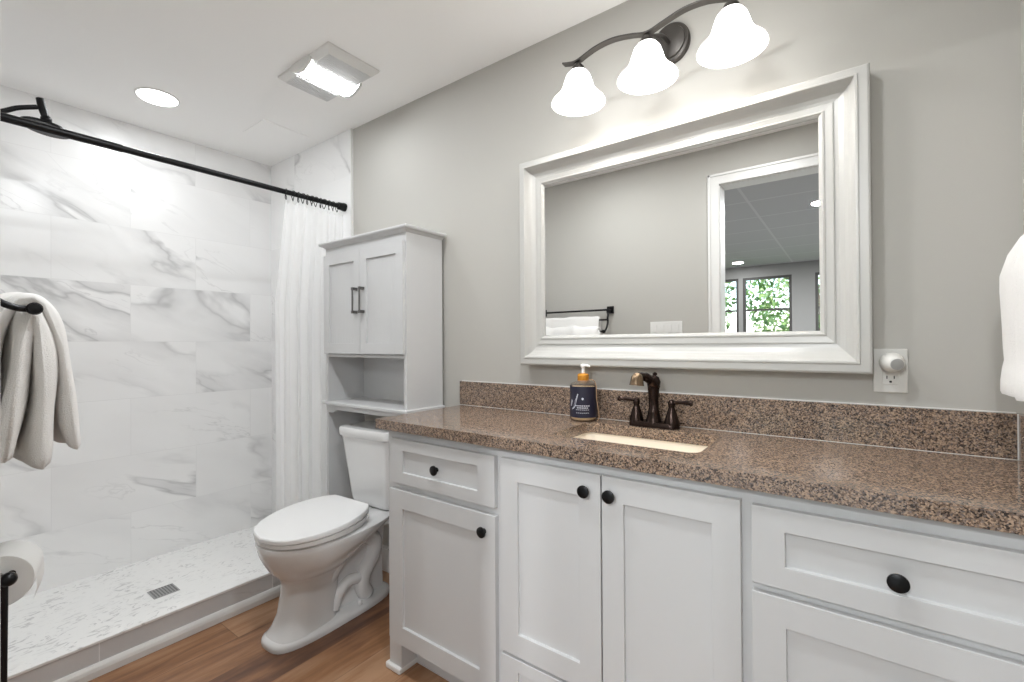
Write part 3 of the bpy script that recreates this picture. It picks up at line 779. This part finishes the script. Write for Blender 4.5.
# ------------------------------------------------------------------ toilet
TX, TR = -1.858, math.radians(2.5)
to = thing('toilet', (TX, -.20, 0), 'white two-piece toilet with closed lid between the shower and the vanity', 'toilet')
def egg(hx, yF, yB, z_, yc=None, e=2.3, n=48, eb=None):
    yc = yc if yc is not None else yF + (yB-yF)*.5
    pts = []
    for k in range(n):
        a = 2*PI*k/n; c, s_ = math.cos(a), math.sin(a)
        ee = e if s_ < 0 else (eb or e)
        r_ = (abs(c)**ee + abs(s_)**ee)**(-1/ee)
        x_ = hx*c*r_; y_ = yc + (yB-yc if s_ > 0 else yc-yF)*s_*r_
        pts.append(Vector((TX+x_, y_, z_)))
    return pts
bm = B()
# plinth
loft(bm, [egg(.108, -.682, -.11, 0, e=3.4), egg(.110, -.684, -.108, .014, e=3.4), egg(.106, -.680, -.112, .026, e=3.4), egg(.092, -.662, -.13, .034, e=3.4)])
# pedestal and bowl
loft(bm, [egg(.092, -.668, -.40, .030, e=3), egg(.082, -.648, -.40, .055, e=2.9), egg(.074, -.628, -.39, .10, e=2.8), egg(.071, -.616, -.38, .17, e=2.7), egg(.073, -.612, -.37, .215, e=2.6), egg(.083, -.616, -.35, .236, e=2.4), egg(.112, -.634, -.33, .256, e=2.3), egg(.142, -.658, -.31, .284, e=2.2),
          egg(.168, -.678, -.26, .320, e=2.2), egg(.184, -.692, -.20, .352, e=2.2), egg(.191, -.699, -.12, .376, e=2.2, yc=-.44), egg(.194, -.702, -.09, .392, e=2.2, yc=-.44), egg(.193, -.701, -.08, .402, e=2.2, yc=-.44), egg(.182, -.690, -.085, .408, e=2.2, yc=-.44)])
# rear web and deck
loft(bm, [[Vector((TX+a, y_, z_)) for a, y_ in ((-h, -.46), (h, -.46), (h, -.15), (-h, -.15))] for z_, h in ((.03, .045), (.2, .04), (.35, .06), (.38, .10))])
loft(bm, [rz_ring(TX-.125, TX+.125, -.33, -.035, .03, z_) for z_ in (.355, .4075)])
obj('bowl', bm, MT['ceramic'], to, smooth=True, auto=55)
for s_ in (-1, 1):
    bm = B()
    tube(bm, spline([(TX+s_*.030, -.46, .150), (TX+s_*.040, -.400, .235), (TX+s_*.046, -.335, .296), (TX+s_*.048, -.262, .312), (TX+s_*.048, -.205, .270), (TX+s_*.048, -.215, .205), (TX+s_*.048, -.258, .150), (TX+s_*.048, -.275, .095), (TX+s_*.05, -.25, .040)], 7),
         [.034]*14+[.037]*28+[.036]*15, 16)
    tube(bm, spline([(TX+s_*.05, -.42, .050), (TX+s_*.052, -.395, .110), (TX+s_*.052, -.345, .140), (TX+s_*.05, -.29, .13)], 6), .024, 12)
    obj('trapway', bm, MT['ceramic'], to, smooth=True)
    bm = B(); lathe(bm, (TX+s_*.088, -.315, .034), [(.011, 0), (.011, .010), (.008, .016), (.001, .018)], 16); obj('bolt_cap', bm, MT['seat'], to, smooth=True, auto=40)
half = spline([Vector((.118, -.288, 0)), Vector((.150, -.318, 0)), Vector((.180, -.375, 0)), Vector((.197, -.455, 0)), Vector((.190, -.540, 0)), Vector((.158, -.622, 0)), Vector((.095, -.684, 0)), Vector((0, -.708, 0))], 5)
outl = [(p.x, p.y) for p in half] + [(-p.x, p.y) for p in half[::-1][1:]]
def scaled(o_, dz, f, tilt=.075):
    cx, cy = 0, -.48
    return [Vector((TX + a*f, cy + (b_-cy)*f, dz + tilt*(b_+.70))) for a, b_ in o_]
bm = B(); loft(bm, [scaled(outl, .408, .95, .02), scaled(outl, .411, .985, .03), scaled(outl, .424, .99, .05), scaled(outl, .4265, .97, .05)]); obj('seat', bm, MT['seat'], to, smooth=True, auto=35)
bm = B(); loft(bm, [scaled(outl, .4265, .985, .06), scaled(outl, .429, 1.0, .06), scaled(outl, .441, 1.0), scaled(outl, .4455, .985), scaled(outl, .4468, .95)]); obj('lid', bm, MT['seat'], to, smooth=True, auto=35)
for s_ in (-1, 1):
    bm = B(); box(bm, TX+s_*.075-.016, TX+s_*.075+.016, -.292, -.262, .405, .446); obj('hinge', bm, MT['seat'], to, bevel=.005)
bm = B()
tr_ = lambda hx, yf, yb, z_, r=.035: [Vector((a, b_, z_)) for a, b_ in rounded(TX-hx, TX+hx, yf, yb, r)]
loft(bm, [tr_(.118, -.178, -.045, .408, .03), tr_(.134, -.192, -.035, .420), tr_(.140, -.198, -.030, .44), tr_(.172, -.230, -.026, .742)])
obj('tank', bm, MT['ceramic'], to, smooth=True, auto=45)
bm = B(); loft(bm, [tr_(.174, -.234, -.024, .742), tr_(.181, -.241, -.022, .750), tr_(.182, -.242, -.022, .778), tr_(.178, -.238, -.025, .787), tr_(.162, -.222, -.04, .789)])
obj('tank_lid', bm, MT['ceramic'], to, smooth=True, auto=45)
to.rotation_euler = (0, 0, TR)

# ------------------------------------------------------------------ towel rack on the front wall, with towels
rk = thing('towel_rack', (-1.62, YD, 1.41), 'black two-tier towel rack with curved arms on the wall left of the camera', 'towel rack')
AX = -1.372
for ax_ in (AX, -1.93):
    bm = B(); box(bm, ax_-.026, ax_+.026, YD, YD+.010, 1.394, 1.446); box(bm, ax_-.013, ax_+.013, YD+.010, YD+.045, 1.398, 1.424); obj('wall_post', bm, MT['black'], rk, bevel=.003)
    bm = B(); tube(bm, spline([(ax_, YD+.030, 1.418), (ax_+.0, YD+.052, 1.365), (ax_, YD+.050, 1.345), (ax_, YD+.055, 1.318), (ax_, YD+.080, 1.282), (ax_, YD+.110, 1.266), (ax_, YD+.134, 1.2655)], 6), .0068, 12); obj('curved_arm', bm, MT['black'], rk, smooth=True)
bm = B(); tube(bm, [(AX, YD+.036, 1.420), (-1.93, YD+.036, 1.420)], .007, 12); obj('upper_bar', bm, MT['black'], rk, smooth=True)
bm = B(); tube(bm, [(AX+.014, YD+.134, 1.265), (AX+.010, YD+.134, 1.265), (-1.94, YD+.134, 1.265)], [.013, .0075, .0075], 14)
lathe(bm, (AX+.012, YD+.134, 1.265), [(.0075, -.016), (.012, -.012), (.0125, .0), (.010, .006), (.002, .008)], 18, (1,0,0)); obj('lower_bar', bm, MT['black'], rk, smooth=True, auto=50)
bm = B(); tube(bm, [(AX, YD+.052, 1.350), (-1.93, YD+.052, 1.350)], .006, 12); obj('middle_bar', bm, MT['black'], rk, smooth=True)

def towel_strip(bm, path, th, x0, x1, nx=30, seed=0, wob=.006, taper=0.0):
    """thick folded cloth following a path in (y, z), reaching from x0 to x1"""
    rnd = random.Random(seed)
    ph = [rnd.uniform(0, 6) for _ in range(6)]
    P_ = spline([Vector((0, a, c)) for a, c in path], 6)
    n = len(P_)
    def section(x_, sc):
        left, right = [], []
        for i, p in enumerate(P_):
            t_ = (P_[min(i+1, n-1)] - P_[max(i-1, 0)]).normalized(); nn = Vector((0, -t_.z, t_.y))
            w_ = wob*math.sin(x_*23+ph[0]+i*.12) + wob*.6*math.sin(x_*51+ph[1]+i*.2)
            h_ = th/2*sc*(1+.12*math.sin(i*.5+ph[2])+.08*math.sin(x_*37+ph[3]+i*.33))
            e_ = min(i, n-1-i)/2.0
            h_ *= (1 if e_ >= 1 else .35+.65*math.sqrt(max(0, 1-(1-e_)**2)))
            left.append(Vector((x_, p.y, p.z)) + nn*(w_+h_)); right.append(Vector((x_, p.y, p.z)) + nn*(w_-h_))
        return left + right[::-1]
    R_ = []
    for k in range(nx+1):
        s_ = k/nx; x_ = x0 + (x1-x0)*s_
        e_ = min(k, nx-k)/3.0
        R_.append(section(x_, 1 if e_ >= 1 else .25+.75*math.sqrt(max(0, 1-(1-e_)**2))))
    loft(bm, R_)
by, bz = YD+.134, 1.265
bm = B()
# outer layer over the bar: room side leg, over the top, wall side leg
towel_strip(bm, [(by+.074, .955), (by+.066, 1.02), (by+.060, 1.12), (by+.045, 1.23), (by+.018, 1.287), (by-.012, 1.288), (by-.036, 1.25), (by-.052, 1.16), (by-.062, 1.05), (by-.050, .99)], .028, -1.40, -1.86, 34, 1)
# inner layer
towel_strip(bm, [(by+.010, .925), (by+.014, 1.02), (by+.022, 1.12), (by+.022, 1.21), (by+.006, 1.262), (by-.010, 1.24), (by-.018, 1.12), (by-.028, 1.02), (by-.038, .95)], .036, -1.385, -1.86, 34, 2, .004)
tw = obj('bath_towel', bm, MT['towel'], None, smooth=True, loc=(-1.62, by, 1.27))
tag(tw, 'white terry towel folded over the outer bar of the black rack at left', 'towel')
bm = B()
towel_strip(bm, [(YD+.085, 1.00), (YD+.082, 1.10), (YD+.078, 1.26), (YD+.068, 1.345), (YD+.052, 1.368), (YD+.036, 1.345), (YD+.028, 1.25), (YD+.024, 1.10)], .018, -1.432, -1.905, 34, 3, .002)
tag(obj('bath_towel', bm, MT['towel'], None, smooth=True, loc=(-1.68, YD+.052, 1.35)), 'white towel on the inner bar against the wall, seen in the mirror', 'towel')

# towel ring and towel on the right wall
rg_ = thing('towel_ring', (XR, -.40, 1.44), 'black towel ring fixed to the right wall just outside the picture edge', 'towel ring')
bm = B(); box(bm, XR-.010, XR, -.422, -.378, 1.418, 1.462); box(bm, XR-.045, XR-.010, -.411, -.389, 1.429, 1.451); obj('wall_post', bm, MT['black'], rg_, bevel=.003)
bm = B(); tube(bm, [(XR-.040+.0*math.sin(a), -.40+.078*math.sin(a), 1.362+.078*math.cos(a)) for a in [2*PI*k/28 for k in range(29)]], .005, 10); obj('ring', bm, MT['black'], rg_, smooth=True)
def hanging(bm):
    """towel gathered through the ring: cross sections stacked in z"""
    lv = [(1.382, -.385, .040, .016), (1.372, -.378, .062, .024), (1.345, -.362, .090, .034), (1.31, -.350, .108, .040), (1.28, -.348, .108, .040), (1.22, -.348, .104, .038), (1.17, -.348, .100, .037), (1.150, -.348, .098, .036), (1.135, -.348, .104, .038), (1.11, -.348, .110, .040), (1.090, -.348, .112, .040), (1.084, -.348, .110, .038)]
    R_ = []
    n = 64
    for z_, cy, hy, hx in lv:
        ring = []
        for k in range(n):
            a = 2*PI*k/n; f = 1 + .10*math.sin(7*a+1.2) + .05*math.sin(13*a)
            e = 3.6; c, s_ = math.cos(a), math.sin(a); r_ = (abs(c)**e+abs(s_)**e)**(-1/e)
            ring.append(Vector((XR-.050 + hx*c*r_*(f if abs(s_) < .8 else 1), cy + hy*s_*r_, z_ + .0015*math.sin(5*a))))
        R_.append(ring)
    loft(bm, R_)
bm = B(); hanging(bm)
tag(obj('hand_towel', bm, MT['towel'], None, smooth=True, loc=(XR-.045, -.36, 1.39), auto=60), 'white hand towel hanging from the ring on the right wall over the countertop', 'towel')

# ------------------------------------------------------------------ toilet paper stand and roll
PX, PY, PZ = -1.425, -1.401, .704
st = thing('toilet_paper_stand', (PX, PY, 0), 'free-standing black toilet paper stand at the left picture edge', 'paper stand')
adir = Vector((-math.sin(1.30), math.cos(1.30), 0))   # arm direction
bm = B(); tube(bm, [(PX, PY-.012, .012), (PX, PY-.012, .4), (PX, PY-.012, PZ+.006)], [.0045, .006, .0085], 16); obj('pole', bm, MT['black'], st, smooth=True, auto=40)
bm = B(); lathe(bm, (PX, PY-.012, 0), [(.068, 0), (.068, .006), (.060, .012), (.012, .016)], 36); obj('base', bm, MT['black'], st, smooth=True, auto=40)
c0 = Vector((PX, PY-.002, PZ))
bm = B(); tube(bm, [c0 - adir*.01, c0 + adir*.15], .0065, 12); lathe(bm, c0 - adir*.008 , [(.004, -.022), (.011, -.018), (.0145, -.008), (.0125, .002), (.007, .008)], 20, adir); obj('arm', bm, MT['black'], st, smooth=True)
bm = B(); rc = c0 + adir*.024 - Vector((0, .021, .014))
rings = [ring_pts(rc + adir*d, adir, r_, 48) for r_, d in ((.020, 0), (.0540, 0), (.0555, .002), (.0555, .100), (.054, .102), (.020, .102))]
loft(bm, rings, False, False)
tp = thing('toilet_paper_roll', rc, 'white toilet paper roll on the black stand at left', 'toilet paper')
obj('paper', bm, MT['paper'], tp, smooth=True, auto=40)
bm = B(); loft(bm, [ring_pts(rc + adir*d, adir, .0198, 32) for d in (.0, .102)], False, False); obj('core', bm, MT['card'], tp, smooth=True)
bm = B()
side_ = Vector((math.cos(1.30), math.sin(1.30), 0))
pts = [Vector((0,0,0)) + side_*.056 + Vector((0,0,-.005)), side_*.0565 + Vector((0,0,-.03)), side_*.0535 + Vector((0,0,-.045)), side_*.051 + Vector((0,0,-.055))]
loft(bm, [[rc + adir*.004 + p for p in spline(pts, 4)], [rc + adir*.098 + p for p in spline(pts, 4)]], False, False, closed=False)
obj('loose_sheet', bm, MT['paper'], tp, smooth=True)

# ------------------------------------------------------------------ switch plate on the front wall (seen in the mirror)
sw = thing('light_switch_plate', (-.98, YD, 1.29), 'white multi-gang switch plate beside the doorway, seen in the mirror', 'light switch')
bm = B(); box(bm, -1.085, -.875, YD, YD+.006, 1.235, 1.325); obj('plate', bm, MT['trim'], sw, bevel=.002)
for k in range(4):
    bm = B(); x_ = -1.052 + k*.048; box(bm, x_-.012, x_+.012, YD+.006, YD+.010, 1.255, 1.305); obj('rocker', bm, MT['trim'], sw, bevel=.001)

# ------------------------------------------------------------------ room beyond the doorway
YF = -6.80; ZC = 2.42
bm = B(); box(bm, -4.2, 3.2, YF-.1, YD-WT, -.06, 0.0); struct('floor_next_room', bm, MT['carpet'])
bm = B(); box(bm, -4.2, 3.2, YF-.1, YD-WT, ZC, ZC+.06); struct('ceiling_next_room', bm, MT['dropceil'])
bm = B(); box(bm, -4.3, -4.2, YF-.1, YD-WT, -.06, ZC); struct('wall_next_room_left', bm, MT['roomgrey'])
bm = B(); box(bm, 3.2, 3.3, YF-.1, YD-WT, -.06, ZC); struct('wall_next_room_right', bm, MT['roomgrey'])
bm = B(); box(bm, -4.2, XB-.1, YD-WT-.001, YD-WT+.1, -.06, ZC); box(bm, XR+.1, 3.2, YD-WT-.001, YD-WT+.1, -.06, ZC); struct('wall_next_room_near', bm, MT['roomgrey'])
wins = [(-2.14, -1.49), (-1.425, -.735), (-.43, .20), (.26, .88)]
WZ0, WZ1 = .95, 2.235
bm = B(); prev = -4.2
for a, b_ in wins:
    box(bm, prev, a, YF-.1, YF, -.06, ZC); box(bm, a, b_, YF-.1, YF, -.06, WZ0); box(bm, a, b_, YF-.1, YF, WZ1, ZC); prev = b_
box(bm, prev, 3.2, YF-.1, YF, -.06, ZC); struct('wall_next_room_far', bm, MT['roomgrey'])
for i, (a, b_) in enumerate(wins):
    bm = B(); f = .038
    box(bm, a, a+f, YF-.07, YF-.01, WZ0, WZ1); box(bm, b_-f, b_, YF-.07, YF-.01, WZ0, WZ1); box(bm, a+f, b_-f, YF-.07, YF-.01, WZ0, WZ0+f); box(bm, a+f, b_-f, YF-.07, YF-.01, WZ1-f, WZ1)
    box(bm, a+f, b_-f, YF-.06, YF-.02, 1.69, 1.72)
    o = struct('window_%d' % (i+1), bm, MT['darkframe'])
    bm = B(); box(bm, a+f, b_-f, YF-.042, YF-.038, WZ0+f, WZ1-f); obj('pane', bm, MT['pane'], o)
k = 0
for x_, y_, lb in ((-1.40, -6.28, 'small round ceiling light by the far windows, seen in the mirror'), (-.20, -3.35, 'round ceiling light nearest the doorway beyond, seen in the mirror'), (-.20, -5.0, 'middle round ceiling light of the next room, seen in the mirror'), (1.4, -3.35, 'round ceiling light in the right half of the next room'), (1.4, -5.4, 'round ceiling light in the far right of the next room'), (-2.3, -4.2, 'round ceiling light in the left half of the next room')):
    downlight('recessed_downlight', x_, y_, lb, .075, ROOM_W*(.15 if y_ < -6 else 1), 'ceiling lights of the next room', z=ZC, lens='roomlens')
# lawn and trees outside
bm = B(); box(bm, -30, 25, -45, YF-.1, -.3, -.08)
struct('ground', bm, MT['grass'], label='lawn outside the windows')
def tree(x_, y_, h_, cr, seed, label):
    rnd = random.Random(seed)
    t = thing('tree', (x_, y_, -.08), label, 'tree', 'trees outside the windows')
    bm = B(); tube(bm, spline([(x_, y_, -.1), (x_+rnd.uniform(-.15,.15), y_, h_*.3), (x_+rnd.uniform(-.3,.3), y_, h_*.6), (x_+rnd.uniform(-.3,.3), y_, h_*.85)], 5), [.16-.008*i for i in range(16)], 10)
    for q in range(7):
        z_ = h_*(.22+.09*q); a = rnd.uniform(0, 2*PI); l_ = cr*rnd.uniform(.6, .95)
        tube(bm, spline([(x_, y_, z_), (x_+l_*.5*math.cos(a), y_+l_*.5*math.sin(a), z_+.35), (x_+l_*math.cos(a), y_+l_*math.sin(a), z_+.5)], 4), [.06-.004*i for i in range(9)], 6)
    obj('trunk', bm, MT['bark'], t, smooth=True)
    bm = B()
    for _ in range(4600):
        a = rnd.uniform(0, 2*PI); ph = rnd.uniform(-1, 1); r_ = cr*rnd.uniform(.35, 1)**.5
        p = Vector((x_ + r_*math.cos(a)*math.sqrt(1-ph*ph), y_ + r_*math.sin(a)*math.sqrt(1-ph*ph), h_*.52 + ph*h_*.50))
        d = Vector((rnd.gauss(0,1), rnd.gauss(0,1), rnd.gauss(0,1))).normalized(); e = d.cross(Vector((rnd.gauss(0,1), rnd.gauss(0,1), rnd.gauss(0,1)))).normalized(); s_ = rnd.uniform(.05, .11)
        vs = [bm.verts.new(q) for q in (p-d*s_, p+e*s_*.45, p+d*s_, p-e*s_*.45)]; bm.faces.new(vs)
    o = obj('foliage', bm, MT['leaf'], t)
for i, (x_, y_, h_, cr) in enumerate(((-7.2, -12, 5.6, 1.6), (-3.9, -11.4, 5.2, 1.5), (-.75, -11.6, 5.8, 1.5), (2.4, -11.8, 5.4, 1.5), (5.6, -12.2, 6.2, 1.6), (-5.6, -16.4, 8, 2.2), (-1.1, -16.2, 8.5, 2.1), (3.3, -16.5, 8, 2.2))):
    tree(x_, y_, h_, cr, 20+i, ['leafy green tree in the nearer row outside the far windows', 'tall leafy tree in the further row outside the far windows'][i > 4])
